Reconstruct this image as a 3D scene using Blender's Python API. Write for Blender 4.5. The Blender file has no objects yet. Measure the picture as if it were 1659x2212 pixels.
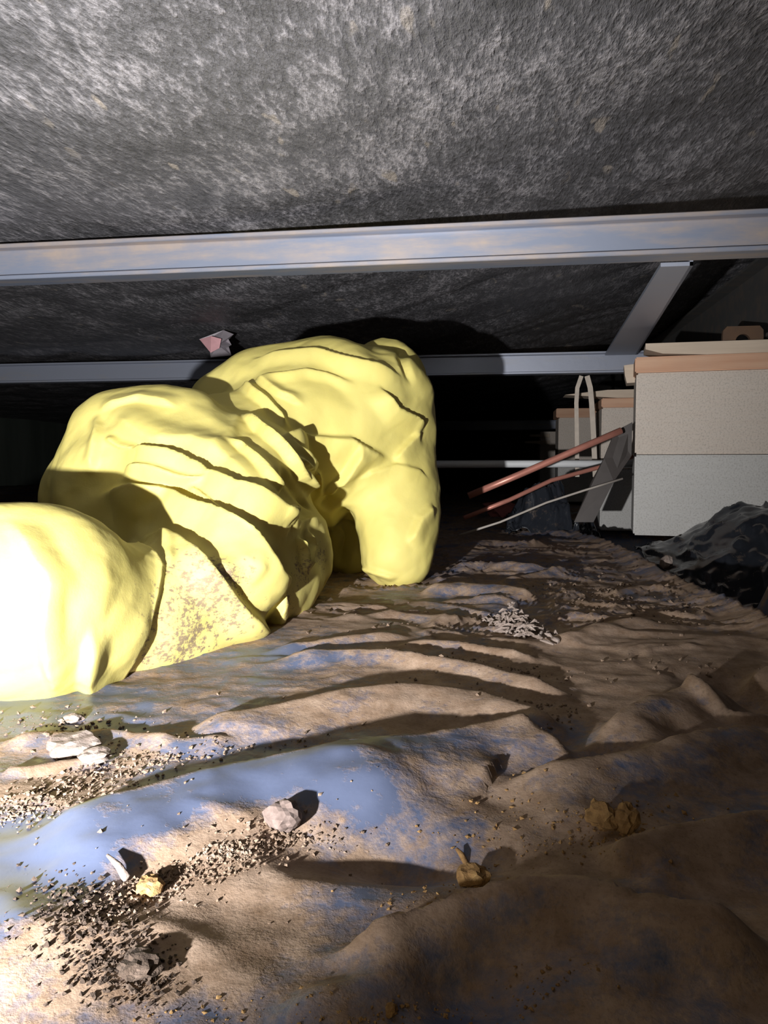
import bpy, bmesh, math
import numpy as np
from mathutils import Vector, Matrix, Euler
from mathutils.bvhtree import BVHTree
R = math.radians
sc = bpy.context.scene
COL = sc.collection

# ------------------------------------------------------------------ camera
F = 1640.0                                   # focal length in pixels of the 1659x2212 frame
CAM = Vector((0.0, 0.0, 0.20))
YAW = math.atan(245.0 / F)                   # camera turned left of the beam-normal direction
PITCH = -math.atan(106.0 / F)               # tilted slightly down
cd = bpy.data.cameras.new('camera'); cam = bpy.data.objects.new('camera', cd); COL.objects.link(cam)
cam.location = CAM
cam.rotation_euler = Euler((R(90) + PITCH, 0, YAW), 'XYZ')
cd.sensor_fit = 'VERTICAL'; cd.sensor_height = 36.0; cd.lens = 36.0 * F / 2212.0
cd.clip_start = 0.01; cd.clip_end = 60
sc.camera = cam
RM = cam.rotation_euler.to_matrix()
RMn = np.array(RM); CAMn = np.array(CAM)

def ray(px, py):
    return RM @ Vector(((px - 829.5) / F, -(py - 1106) / F, -1.0))
def at(px, py, Y):                           # point of the world seen at a pixel, at world depth Y
    d = ray(px, py); return CAM + d * (Y / d.y)
def atz(px, py, z):                          # ... at world height z
    d = ray(px, py)
    if d.z > -1e-4: d.z = -1e-4
    return CAM + d * ((z - CAM.z) / d.z)
def project(P):                              # (n,3) -> pixels, depth
    q = (P - CAMn) @ RMn
    w = -q[:, 2]; w = np.where(w < 1e-4, 1e-4, w)
    return np.stack([829.5 + F * q[:, 0] / w, 1106 - F * q[:, 1] / w], 1), w

# ------------------------------------------------------------------ world, lights, exposure
w = bpy.data.worlds.new('world'); sc.world = w; w.use_nodes = True
w.node_tree.nodes['Background'].inputs[0].default_value = (0.5, 0.55, 0.6, 1)
w.node_tree.nodes['Background'].inputs[1].default_value = 0.012

def spot(name, loc, target, energy, size, blend, color, radius):
    l = bpy.data.lights.new(name, 'SPOT'); o = bpy.data.objects.new(name, l); COL.objects.link(o)
    l.energy = energy; l.spot_size = R(size); l.spot_blend = blend; l.color = color; l.shadow_soft_size = radius
    o.location = loc
    o.rotation_euler = (Vector(target) - Vector(loc)).to_track_quat('-Z', 'Y').to_euler()
    return o
LAMP = (-0.25, -0.08, 0.105)
spot('flashlight_beam', LAMP, (-0.50, 1.12, 0.37), 118, 102, 0.95, (1.0, 0.985, 0.97), 0.008)
spot('warm_fill', (-0.10, -0.20, 0.30), (0.0, 0.9, 0.15), 1.2, 160, 1.0, (1.0, 0.80, 0.52), 0.04)  # added fill behind the camera to lift the shadows, apart from the flashlight
sc.view_settings.view_transform = 'Standard'; sc.view_settings.look = 'None'
sc.view_settings.exposure = 0.0; sc.view_settings.gamma = 1.0
sc.view_settings.use_curve_mapping = False
try:
    sc.cycles.use_denoising = True
    sc.cycles.max_bounces = 6
except Exception: pass

# ------------------------------------------------------------------ helpers
def tag(o, label=None, cat=None, group=None, kind=None):
    if label: o['label'] = label
    if cat: o['category'] = cat
    if group: o['group'] = group
    if kind: o['kind'] = kind
    return o
def link(name, me, mat=None, parent=None, smooth=False):
    o = bpy.data.objects.new(name, me); COL.objects.link(o)
    if mat: me.materials.append(mat)
    if parent: o.parent = parent
    if smooth: me.shade_smooth()
    return o
def obj(name, bm, mat=None, parent=None, smooth=False):
    me = bpy.data.meshes.new(name); bm.to_mesh(me); bm.free()
    return link(name, me, mat, parent, smooth)
def empty(name, loc=(0, 0, 0), rz=0.0):
    o = bpy.data.objects.new(name, None); COL.objects.link(o); o.location = loc; o.rotation_euler = (0, 0, rz)
    o.empty_display_size = .05
    return o
def localise(o, parent):                     # keep world-built geometry under an Empty placed elsewhere
    bpy.context.view_layer.update()
    o.matrix_parent_inverse = parent.matrix_world.inverted()
def box(bm, x0, x1, y0, y1, z0, z1, bev=0.0):
    r = bmesh.ops.create_cube(bm, size=1.0)
    for v in r['verts']:
        v.co = Vector(((x0 + x1) / 2 + v.co.x * (x1 - x0), (y0 + y1) / 2 + v.co.y * (y1 - y0), (z0 + z1) / 2 + v.co.z * (z1 - z0)))
    if bev:
        es = list({e for v in r['verts'] for e in v.link_edges})
        bmesh.ops.bevel(bm, geom=es, offset=bev, segments=2, affect='EDGES')
def hullpts(bm, pts):
    vs = [bm.verts.new(p) for p in pts]; bmesh.ops.convex_hull(bm, input=vs)
def tube(bm, pts, rad, n=10, cap=True):
    pts = [Vector(p) for p in pts]; rings = []
    if not hasattr(rad, '__len__'): rad = [rad] * len(pts)
    up = Vector((0, 0, 1))
    for i, p in enumerate(pts):
        t = (pts[min(i + 1, len(pts) - 1)] - pts[max(i - 1, 0)]).normalized()
        a = t.cross(up)
        if a.length < 1e-3: a = t.cross(Vector((1, 0, 0)))
        a.normalize(); b = a.cross(t)
        rings.append([bm.verts.new(p + (a * math.cos(k * 2 * math.pi / n) + b * math.sin(k * 2 * math.pi / n)) * rad[i]) for k in range(n)])
    for r0, r1 in zip(rings, rings[1:]):
        for k in range(n): bm.faces.new((r0[k], r0[(k + 1) % n], r1[(k + 1) % n], r1[k]))
    if cap: bm.faces.new(rings[0][::-1]); bm.faces.new(rings[-1])
def prism(bm, profile, a, b):                # extrude a (x', z) profile from point a to b (profile x' is horizontal normal)
    a, b = Vector(a), Vector(b); t = (b - a).normalized(); n = Vector((-t.y, t.x, 0)).normalized()
    up = n.cross(t) * -1
    if up.z < 0: up = -up
    r0 = [bm.verts.new(a + n * x + up * z) for x, z in profile]; r1 = [bm.verts.new(b + n * x + up * z) for x, z in profile]
    m = len(profile)
    for k in range(m): bm.faces.new((r0[k], r0[(k + 1) % m], r1[(k + 1) % m], r1[k]))
    bm.faces.new(r0[::-1]); bm.faces.new(r1)
    bmesh.ops.recalc_face_normals(bm, faces=bm.faces)

rs = np.random.RandomState(5)
T2 = rs.rand(256, 256); T3 = rs.rand(64, 64, 64)
def n2(x, y):
    xi = np.floor(x).astype(int); yi = np.floor(y).astype(int); fx = x - xi; fy = y - yi
    fx = fx * fx * (3 - 2 * fx); fy = fy * fy * (3 - 2 * fy)
    a = T2[xi & 255, yi & 255]; b = T2[(xi + 1) & 255, yi & 255]; c = T2[xi & 255, (yi + 1) & 255]; d = T2[(xi + 1) & 255, (yi + 1) & 255]
    return (a * (1 - fx) + b * fx) * (1 - fy) + (c * (1 - fx) + d * fx) * fy
def n3(p):
    i = np.floor(p).astype(int); f = p - i; f = f * f * (3 - 2 * f); i &= 63; j = (i + 1) & 63; o = 0
    for dx in (0, 1):
        for dy in (0, 1):
            for dz in (0, 1):
                o = o + T3[(j if dx else i)[:, 0], (j if dy else i)[:, 1], (j if dz else i)[:, 2]] * \
                    (f[:, 0] if dx else 1 - f[:, 0]) * (f[:, 1] if dy else 1 - f[:, 1]) * (f[:, 2] if dz else 1 - f[:, 2])
    return o
def fbm2(x, y, o=4):
    s = 0; a = .5
    for k in range(o): s = s + a * n2(x * 2 ** k + 17 * k, y * 2 ** k + 31 * k); a *= .5
    return s / (1 - .5 ** o)
def ridge(n): return 1 - np.abs(2 * n - 1)
def sstep(a, b, x):
    t = np.clip((x - a) / (b - a), 0, 1); return t * t * (3 - 2 * t)

def grid_mesh(name, X, Y, Z, attrs=None):
    ny, nx = X.shape
    co = np.stack([X, Y, Z], -1).reshape(-1, 3)
    idx = np.arange(nx * ny).reshape(ny, nx)
    q = np.stack([idx[:-1, :-1], idx[:-1, 1:], idx[1:, 1:], idx[1:, :-1]], -1).reshape(-1)
    me = bpy.data.meshes.new(name)
    me.vertices.add(nx * ny); me.vertices.foreach_set('co', co.ravel().astype(np.float32))
    nf = (nx - 1) * (ny - 1)
    me.loops.add(nf * 4); me.loops.foreach_set('vertex_index', q.astype(np.int32))
    me.polygons.add(nf); me.polygons.foreach_set('loop_start', (np.arange(nf) * 4).astype(np.int32))
    me.update(calc_edges=True)
    for k, v in (attrs or {}).items():
        a = me.attributes.new(k, 'FLOAT', 'POINT'); a.data.foreach_set('value', v.ravel().astype(np.float32))
    me.shade_smooth()
    return me

# ------------------------------------------------------------------ materials
def mat(name):
    m = bpy.data.materials.new(name); m.use_nodes = True; nt = m.node_tree
    return m, nt, nt.nodes['Principled BSDF']
def N(nt, t, **kw):
    n = nt.nodes.new(t)
    for k, v in kw.items(): setattr(n, k, v)
    return n
def coords(nt, scale=(1, 1, 1), rot=(0, 0, 0)):
    tc = N(nt, 'ShaderNodeTexCoord'); mp = N(nt, 'ShaderNodeMapping')
    mp.inputs['Scale'].default_value = scale; mp.inputs['Rotation'].default_value = rot
    nt.links.new(tc.outputs['Object'], mp.inputs['Vector']); return mp.outputs[0]
def noise(nt, vec, scale, detail=4, rough=.55):
    n = N(nt, 'ShaderNodeTexNoise'); n.inputs['Scale'].default_value = scale; n.inputs['Detail'].default_value = detail
    n.inputs['Roughness'].default_value = rough; nt.links.new(vec, n.inputs['Vector']); return n.outputs['Fac']
def ramp(nt, fac, stops):
    r = N(nt, 'ShaderNodeValToRGB'); cr = r.color_ramp
    while len(cr.elements) < len(stops): cr.elements.new(.5)
    for e, (p, c) in zip(cr.elements, stops):
        e.position = p; e.color = (c if hasattr(c, '__len__') else (c, c, c)) + ((1,) if hasattr(c, '__len__') else (1,))
    nt.links.new(fac, r.inputs[0]); return r.outputs[0]
def mixc(nt, fac, a, b):
    m = N(nt, 'ShaderNodeMix', data_type='RGBA')
    if hasattr(fac, 'links'): nt.links.new(fac, m.inputs[0])
    else: m.inputs[0].default_value = fac
    for i, s in ((6, a), (7, b)):
        if hasattr(s, 'links'): nt.links.new(s, m.inputs[i])
        else: m.inputs[i].default_value = tuple(s) + (1,)
    return m.outputs[2]
def math_(nt, op, a, b=None, clamp=False):
    m = N(nt, 'ShaderNodeMath', operation=op, use_clamp=clamp)
    for i, s in ((0, a), (1, b)):
        if s is None: continue
        if hasattr(s, 'links'): nt.links.new(s, m.inputs[i])
        else: m.inputs[i].default_value = s
    return m.outputs[0]
def bump(nt, bsdf, h, strength, dist):
    b = N(nt, 'ShaderNodeBump'); b.inputs['Strength'].default_value = strength; b.inputs['Distance'].default_value = dist
    nt.links.new(h, b.inputs['Height']); nt.links.new(b.outputs[0], bsdf.inputs['Normal'])
def attr(nt, name):
    a = N(nt, 'ShaderNodeAttribute'); a.attribute_name = name; return a.outputs['Fac']

# ceiling wrap: black woven plastic, scuffed and dusty
M_WRAP, nt, b = mat('black_belly_wrap')
v = coords(nt, (1, 1, 1)); vs = coords(nt, (1.0, .32, 1), (0, 0, R(-30)))
n_a = noise(nt, vs, 60, 5, .65); n_b = noise(nt, v, 5, 5, .6); n_c = noise(nt, vs, 190, 3, .6)
dust = math_(nt, 'ADD', math_(nt, 'ADD', math_(nt, 'MULTIPLY', n_a, .36), math_(nt, 'MULTIPLY', n_b, .34)), math_(nt, 'MULTIPLY', n_c, .30))
c = ramp(nt, dust, [(.36, (.07, .07, .074)), (.5, (.15, .147, .16)), (.62, (.44, .42, .45))])
fl = ramp(nt, noise(nt, vs, 34, 2, .5), [(.66, 0.0), (.70, 1.0)])
fl2 = math_(nt, 'MULTIPLY', fl, ramp(nt, noise(nt, v, 9, 2), [(.46, 0.0), (.58, 1.0)]))
c = mixc(nt, fl2, c, (.36, .32, .29))
nt.links.new(c, b.inputs['Base Color'])
nt.links.new(ramp(nt, n_c, [(.3, .32), (.7, .6)]), b.inputs['Roughness'])
b.inputs['Specular IOR Level'].default_value = .55
bump(nt, b, math_(nt, 'ADD', n_a, math_(nt, 'MULTIPLY', n_c, .8)), .9, .006)

def steel(name, base, rust, dirt=.5, rough=.42):
    m, nt, b = mat(name); v = coords(nt, (1, 6, 6)); u = coords(nt)
    n1 = noise(nt, v, 4, 6, .65); nn = noise(nt, u, 30, 4, .6)
    k = ramp(nt, n1, [(dirt, 0.0), (dirt + .16, 1.0)])
    c = mixc(nt, math_(nt, 'MULTIPLY', k, nn), base, rust)
    nt.links.new(c, b.inputs['Base Color']); b.inputs['Metallic'].default_value = .25; b.inputs['Roughness'].default_value = rough
    bump(nt, b, nn, .15, .002); return m
M_STEEL = steel('dusty_blue_grey_steel', (.23, .26, .34), (.50, .38, .28), .44)
M_STEEL2 = steel('painted_grey_steel', (.36, .39, .48), (.42, .40, .38), .55)
M_DARKST = steel('dark_brown_steel', (.12, .12, .12), (.2, .16, .13), .45, .6)
M_RUST = steel('rusty_steel', (.10, .07, .055), (.2, .11, .06), .4, .8)

def cmu(name, c0, c1, tint):
    m, nt, b = mat(name); v = coords(nt)
    n1 = noise(nt, v, 7, 5, .6); n2_ = noise(nt, v, 240, 3, .7); n3_ = noise(nt, coords(nt, (1, 1, 8)), 12, 4)
    c = mixc(nt, n1, c0, c1); c = mixc(nt, math_(nt, 'MULTIPLY', n3_, .45), c, tint)
    c = mixc(nt, math_(nt, 'MULTIPLY', ramp(nt, n2_, [(.35, 1.0), (.5, 0.0)]), .35), c, (.2, .18, .16))
    nt.links.new(c, b.inputs['Base Color']); b.inputs['Roughness'].default_value = .95
    bump(nt, b, n2_, .6, .003); return m
M_CMU1 = cmu('warm_concrete_block', (.66, .60, .54), (.78, .71, .64), (.66, .52, .42))
M_CMU2 = cmu('grey_concrete_block', (.60, .60, .59), (.72, .71, .69), (.5, .48, .46))

def wood(name, c0, c1, axis=0):
    m, nt, b = mat(name); s = [4, 60, 60]; v = coords(nt, tuple(s))
    n1 = noise(nt, v, 1, 5, .6); n0 = noise(nt, coords(nt), 9, 3)
    c = mixc(nt, ramp(nt, n1, [(.3, 0.0), (.7, 1.0)]), c0, c1); c = mixc(nt, math_(nt, 'MULTIPLY', n0, .4), c, (.5, .45, .4))
    nt.links.new(c, b.inputs['Base Color']); b.inputs['Roughness'].default_value = .8
    bump(nt, b, n1, .4, .002); return m
M_WOODR = wood('reddish_wood', (.66, .33, .19), (.80, .48, .30))
M_WOODP = wood('pale_wood', (.62, .50, .38), (.78, .64, .50))

# yellow coverall film with mud
M_YEL, nt, b = mat('yellow_coverall_fabric')
v = coords(nt); n1 = noise(nt, v, 14, 4); mud = attr(nt, 'mud')
c = mixc(nt, n1, (.60, .515, .145), (.64, .56, .19))
sp = noise(nt, coords(nt, (1, 1, 1)), 110, 5, .7); sp2 = noise(nt, coords(nt, (.5, 1, 1.6)), 260, 3, .7)
spk = math_(nt, 'ADD', math_(nt, 'MULTIPLY', sp, .6), math_(nt, 'MULTIPLY', sp2, .4))
k = math_(nt, 'MULTIPLY', math_(nt, 'SUBTRACT', math_(nt, 'ADD', spk, math_(nt, 'MULTIPLY', mud, .19)), .64), 12, True)
k = math_(nt, 'MULTIPLY', k, math_(nt, 'MULTIPLY', mud, 1.6, True), True)
c = mixc(nt, k, c, (.15, .095, .075))
c = mixc(nt, math_(nt, 'MULTIPLY', mud, .25), c, (.55, .48, .25))
nt.links.new(c, b.inputs['Base Color']); b.inputs['Roughness'].default_value = .58
b.inputs['Specular IOR Level'].default_value = .3
b.inputs['Subsurface Weight'].default_value = .12
b.inputs['Subsurface Radius'].default_value = (.012, .007, .002); b.inputs['Subsurface Scale'].default_value = 1.0
fine = noise(nt, v, 520, 2, .5)
bump(nt, b, math_(nt, 'ADD', noise(nt, v, 40, 3, .5), math_(nt, 'MULTIPLY', fine, .12)), .22, .004)
M_RUB, nt, b = mat('black_rubber'); b.inputs['Base Color'].default_value = (.03, .03, .03, 1); b.inputs['Roughness'].default_value = .7
M_SKIN, nt, b = mat('skin'); b.inputs['Base Color'].default_value = (.55, .33, .24, 1); b.inputs['Roughness'].default_value = .6
M_GLOVE, nt, b = mat('glove_rubber'); b.inputs['Base Color'].default_value = (.05, .05, .06, 1); b.inputs['Roughness'].default_value = .5

# ground sheet: blue-black polyethylene with dried mud (amount stored on the mesh)
def sheet_mat(name, plas, plas2, dirt1, dirt2, rough):
    m, nt, b = mat(name); v = coords(nt); d = attr(nt, 'dirt')
    a = noise(nt, v, 22, 6, .68); e = noise(nt, v, 130, 4, .7); g = noise(nt, v, 420, 3, .7)
    t = math_(nt, 'ADD', math_(nt, 'MULTIPLY', a, 1.55), math_(nt, 'SUBTRACT', math_(nt, 'MULTIPLY', e, .75), .65))
    k = math_(nt, 'MULTIPLY', math_(nt, 'ADD', math_(nt, 'SUBTRACT', t, .5), math_(nt, 'MULTIPLY', math_(nt, 'SUBTRACT', d, .5), .75)), 2.6)
    k = math_(nt, 'ADD', k, .5, True)
    pc = mixc(nt, noise(nt, v, 12, 5, .7), plas, plas2)
    dc = mixc(nt, ramp(nt, noise(nt, v, 46, 5, .7), [(.3, 0.0), (.7, 1.0)]), dirt1, dirt2)
    dc = mixc(nt, ramp(nt, g, [(.30, .35), (.48, 0.0)]), dc, (.10, .065, .04))
    c = mixc(nt, k, pc, dc)
    nt.links.new(c, b.inputs['Base Color'])
    rr = N(nt, 'ShaderNodeMapRange'); nt.links.new(k, rr.inputs[0]); rr.inputs[3].default_value = rough; rr.inputs[4].default_value = .88
    nt.links.new(rr.outputs[0], b.inputs['Roughness'])
    h = math_(nt, 'ADD', math_(nt, 'MULTIPLY', e, .8), math_(nt, 'MULTIPLY', g, .45))
    h = math_(nt, 'MULTIPLY', h, math_(nt, 'ADD', math_(nt, 'MULTIPLY', k, .85), .15))
    bump(nt, b, h, .4, .0016); return m
M_SHEET = sheet_mat('muddy_plastic_sheet', (.050, .066, .115), (.12, .145, .235), (.20, .125, .075), (.40, .29, .215), .45)
M_BLACK = sheet_mat('black_plastic_sheet', (.012, .014, .020), (.035, .04, .05), (.12, .085, .06), (.18, .13, .095), .16)
M_SOIL, nt, b = mat('brown_soil'); v = coords(nt); s1 = noise(nt, v, 60, 6, .7)
nt.links.new(ramp(nt, s1, [(.35, (.12, .08, .055)), (.55, (.22, .155, .11)), (.7, (.38, .30, .24))]), b.inputs['Base Color'])
b.inputs['Roughness'].default_value = .95; bump(nt, b, noise(nt, v, 300, 4, .7), .6, .002)
M_OCHRE, nt, b = mat('ochre_clod'); v = coords(nt); s1 = noise(nt, v, 90, 6, .7)
nt.links.new(ramp(nt, s1, [(.35, (.2, .11, .04)), (.55, (.32, .19, .075)), (.7, (.48, .31, .13))]), b.inputs['Base Color'])
b.inputs['Roughness'].default_value = .95; bump(nt, b, noise(nt, v, 300, 4, .7), .6, .002)
M_PALE, nt, b = mat('pale_stone'); v = coords(nt); s1 = noise(nt, v, 70, 6, .7)
nt.links.new(ramp(nt, s1, [(.3, (.15, .11, .09)), (.55, (.25, .20, .175)), (.75, (.36, .31, .28))]), b.inputs['Base Color'])
b.inputs['Roughness'].default_value = .9; bump(nt, b, noise(nt, v, 240, 4, .7), .5, .002)
M_DSOIL, nt, b = mat('dark_soil'); v = coords(nt); s1 = noise(nt, v, 80, 6, .7)
nt.links.new(ramp(nt, s1, [(.35, (.035, .022, .015)), (.55, (.08, .055, .04)), (.7, (.17, .125, .10))]), b.inputs['Base Color'])
b.inputs['Roughness'].default_value = .95; bump(nt, b, noise(nt, v, 300, 4, .7), .6, .002)
M_STONE, nt, b = mat('pinkish_stone'); nt.links.new(ramp(nt, noise(nt, coords(nt), 120, 5, .7), [(.3, (.10, .07, .06)), (.55, (.18, .135, .12)), (.75, (.26, .21, .19))]), b.inputs['Base Color']); b.inputs['Roughness'].default_value = .9
M_DARKW, nt, b = mat('dark_skirting'); nt.links.new(ramp(nt, noise(nt, coords(nt, (1, 1, .2)), 6, 4), [(.3, (.07, .085, .07)), (.7, (.12, .14, .12))]), b.inputs['Base Color']); b.inputs['Roughness'].default_value = .8
def plain(name, col, rough=.5, metal=0.0, var=.25):
    m, nt, b = mat(name); n = noise(nt, coords(nt), 40, 4)
    nt.links.new(mixc(nt, n, tuple(x * (1 - var) for x in col), tuple(min(1, x * (1 + var)) for x in col)), b.inputs['Base Color'])
    b.inputs['Roughness'].default_value = rough; b.inputs['Metallic'].default_value = metal; return m
M_PVC = plain('white_pvc', (.86, .88, .90), .35, 0, .06)
M_COPPER = plain('reddish_copper', (.62, .26, .20), .38, .35)
M_CABLE = plain('grey_cable', (.42, .38, .34), .6)
M_STRAP = plain('pale_galvanised_strap', (.62, .54, .46), .6, .1)
M_TARP = plain('dark_flat_strap', (.075, .065, .062), .6)
M_RAG = plain('red_rag', (.50, .17, .16), .9)
M_PINK = plain('pink_insulation', (.85, .45, .48), .95)
M_SCRAP = plain('torn_wrap_scrap', (.42, .38, .42), .5)

# ------------------------------------------------------------------ setting
def seg_field(P2, pts):
    """distance, signed side (<0 above/left of the line as drawn), taper 0..1 along the path; P2 (n,2) pts (m,2)"""
    pts = np.asarray(pts, float); L = np.linalg.norm(np.diff(pts, axis=0), axis=1); tot = L.sum(); s0 = 0
    best = np.full(len(P2), 1e9); side = np.zeros(len(P2)); s = np.zeros(len(P2))
    for a, b_, l in zip(pts[:-1], pts[1:], L):
        d = b_ - a; e = P2 - a; t = np.clip((e @ d) / (l * l), 0, 1); q = e - t[:, None] * d
        dist = np.hypot(q[:, 0], q[:, 1]); m = dist < best
        best[m] = dist[m]; side[m] = (d[0] * e[m, 1] - d[1] * e[m, 0]); s[m] = s0 + t[m] * l; s0 += l
    return best, side, np.minimum(s, tot - s) / tot
def crest(d, w): 
    return np.clip(1 - d / w, 0, 1) ** 1.6

GX, GY = 700, 820
u = np.linspace(-1, 1, GX); X1 = .35 * np.sinh(3.2 * u); X1 = X1 / X1[-1] * 4.1
vv = np.linspace(-.42, 1, GY); Y1 = .33 * np.sinh(3.4 * vv); Y1 = Y1 / Y1[-1] * 8.9 + .42
X, Y = np.meshgrid(X1, Y1); P2 = np.stack([X.ravel(), Y.ravel()], 1)
# folds of the sheet: pixels of the crest line, crest height, width on near side, width on far side
FLOOR = [
 ([(0,1792),(180,1747),(350,1702),(530,1662),(700,1634),(900,1600),(1050,1570),(1130,1564),(1200,1600),(1265,1645)], .015, .11, .014, .12),
 ([(690,2030),(830,1985),(1000,1935),(1150,1918),(1280,1925),(1400,1965),(1530,1985),(1700,1990)], .018, .036, .012, .15),
 ([(1040,1672),(1150,1665),(1250,1655),(1400,1625),(1530,1590),(1700,1560)], .016, .06, .02, .2),
 ([(1255,1610),(1350,1545),(1450,1502),(1560,1470),(1700,1425)], .016, .06, .018, .2),
 ([(1460,1490),(1530,1525),(1600,1556),(1700,1552)], .010, .02, .03, .2),
 ([(1300,1840),(1450,1800),(1560,1785),(1700,1760)], .012, .035, .018, .1),
 ([(560,2230),(700,2150),(850,2120),(960,2100)], .006, .035, .014, .3),
 ([(0,1600),(90,1585),(240,1575),(400,1600),(520,1600)], .006, .03, .010, .1),
 ([(0,1668),(100,1650),(220,1628)], .005, .012, .006, .1),
 ([(380,1560),(560,1535),(760,1500),(900,1488),(1040,1500),(1160,1540),(1240,1585)], .012, .06, .018, .1),
 ([(560,1425),(700,1416),(850,1420),(1000,1440),(1130,1470),(1260,1505)], .010, .05, .016, .15),
 ([(560,1408),(700,1396),(780,1386),(900,1378)], .007, .04, .012, .2),
 ([(860,1392),(980,1398),(1090,1415),(1180,1430)], .008, .03, .02, .2),
 ([(700,1345),(850,1330),(960,1340),(1060,1330)], .007, .05, .018, .2),
 ([(900,1272),(990,1268),(1090,1276),(1170,1290)], .016, .09, .020, .15),
 ([(940,1305),(1040,1300),(1130,1306)], .006, .04, .015, .2),
 ([(960,1226),(1040,1222),(1120,1228),(1200,1232)], .016, .08, .025, .2),
 ([(1060,1262),(1130,1250),(1200,1238),(1250,1232)], .010, .05, .02, .2),
 ([(980,1182),(1060,1170),(1120,1176),(1190,1172)], .014, .08, .03, .2),
 ([(1100,1150),(1180,1146),(1240,1156)], .012, .1, .04, .2),
 ([(1300,1290),(1400,1270),(1480,1290)], .008, .04, .03, .2),
 ([(1180,1400),(1290,1370),(1420,1350)], .006, .06, .03, .2),
]
H = np.zeros(len(P2)); CR = np.zeros(len(P2))
base = (fbm2(P2[:, 0] * 2.3 + 3, P2[:, 1] * 2.3 + 9, 3) - .5) * .02 * sstep(.25, .9, P2[:, 1])
H += base
for px, h, wn, wf, tp in FLOOR:
    if px[0][1] < 1500: wn *= .6; h *= .9; wf *= .7
    pts = np.array([tuple(atz(x, y, h * .8))[:2] for x, y in px])
    lo = pts.min(0) - .15; hi = pts.max(0) + .15
    m = ((P2 > lo) & (P2 < hi)).all(1)
    d, side, s = seg_field(P2[m], pts)
    wob = 1 + .5 * (n2(P2[m, 0] * 30, P2[m, 1] * 30) - .5)
    prof = np.where(side < 0, .5 + .5 * np.cos(np.pi * np.clip(d / wob / wn, 0, 1)), crest(d, wf))        # world y grows away: side>0 is the far side
    H[m] += h * prof * sstep(0, tp, s)
    if tp < .25: CR[m] = np.maximum(CR[m], np.exp(-(d / .006) ** 2) * sstep(0, tp, s))
# fine wrinkles: long thin pleats roughly across the view, strongest in the middle distance
warp = fbm2(P2[:, 0] * 5, P2[:, 1] * 7, 3)
pl = ridge(n2(P2[:, 0] * 2.2 + warp * 2.5, P2[:, 1] * 11 + warp * 6)) ** 4
pl2 = ridge(n2(P2[:, 0] * 9 + warp * 3 + 40, P2[:, 1] * 60 + warp * 9 + P2[:, 0] * 9)) ** 2
mid = sstep(.62, .95, P2[:, 1])
pl3 = ridge(n2(P2[:, 0] * 4.5 + warp * 4 + 7, P2[:, 1] * 26 + warp * 14 + P2[:, 0] * 5)) ** 9
H += mid * (.004 * pl + .0012 * pl2 + .0055 * pl3) + (1 - mid) * (.0035 * ridge(fbm2(P2[:, 0] * 11, P2[:, 1] * 16, 3)) ** 2)
H += .0022 * (fbm2(P2[:, 0] * 60, P2[:, 1] * 60, 3) - .5)
# trench to the right of the sheet's edge
edge = np.array([tuple(atz(x, y, .0))[:2] for x, y in [(1150,1128),(1200,1142),(1300,1176),(1420,1240),(1540,1312),(1659,1372),(1760,1420)]])
Xe = np.interp(P2[:, 1], edge[::-1, 1], edge[::-1, 0])
off = P2[:, 0] - Xe + .012 * (n2(P2[:, 1] * 18, P2[:, 1] * 3) - .5)
far_m = sstep(.70, .92, P2[:, 1]) * (1 - sstep(2.3, 2.7, P2[:, 1]))
H += far_m * (.014 * np.exp(-(off / .03) ** 2)) * (off < 0)
drop = sstep(0, .018, off) * far_m
H = H * (1 - .5 * drop) - .14 * drop
# brown hump on the right
c0 = at(1659, 1150, 1.25)
hx = P2[:, 0] - .455; hump = np.exp(-(hx / np.where(hx < 0, .075, .30)) ** 2 - ((P2[:, 1] - 1.16) / np.where(P2[:, 1] < 1.16, .26, .15)) ** 2)
H += hump * (.115 + .05 * (fbm2(P2[:, 0] * 6, P2[:, 1] * 6, 3) - .5) - .010 * ridge(n2(P2[:, 0] * 5 + P2[:, 1] * 9, P2[:, 1] * 4)) ** 4 - H)
# local pits and swells (pixel centre, radius x, radius y, depth)
for x, y, rx, ry, dz in [(1615,1500,.035,.04,-.035),(860,1850,.05,.022,-.016),(1000,2110,.03,.03,-.012),(1385,1905,.006,.006,-.006),(780,1720,.05,.045,.010),
                         (1100,1345,.06,.05,-.010),(1250,2090,.05,.03,.006),(90,2060,.05,.04,.008),(350,1450,.10,.06,-.004),(1330,1800,.03,.015,.005)]:
    p = atz(x, y, 0); H += dz * np.exp(-((P2[:, 0] - p.x) / rx) ** 2 - ((P2[:, 1] - p.y) / ry) ** 2)
# mud amount
dirt = .40 + .75 * (fbm2(P2[:, 0] * 9 + 50, P2[:, 1] * 9 + 80, 3) - .5) + .25 * sstep(.55, .9, P2[:, 1])
dirt += .35 * sstep(-.02, .12, P2[:, 0] - (-.10) - .0 * P2[:, 1]) * (1 - sstep(.5, .9, P2[:, 1])) * .5
for x, y, rx, ry, k in [(60,1850,.06,.035,-.65),(250,1800,.07,.03,-.6),(500,1730,.06,.03,-.5),(30,1980,.05,.03,-.5),(900,1650,.07,.03,-.45),(850,1760,.035,.03,-.35),
                        (430,1880,.06,.02,.7),(560,1820,.035,.03,.7),(230,2050,.05,.035,.55),(500,2040,.06,.04,.2),(120,1740,.06,.03,.6),(1350,1850,.05,.03,.4),
                        (1450,1420,.2,.15,.35),(1250,1450,.15,.1,.4),(1000,1540,.12,.06,.3),(600,1430,.05,.05,-.4),(1200,1900,.06,.04,.15),(700,1560,.1,.03,.3),(60,2150,.05,.03,.35)]:
    p = atz(x, y, 0); dirt += k * np.exp(-((P2[:, 0] - p.x) / rx) ** 2 - ((P2[:, 1] - p.y) / ry) ** 2)
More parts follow.
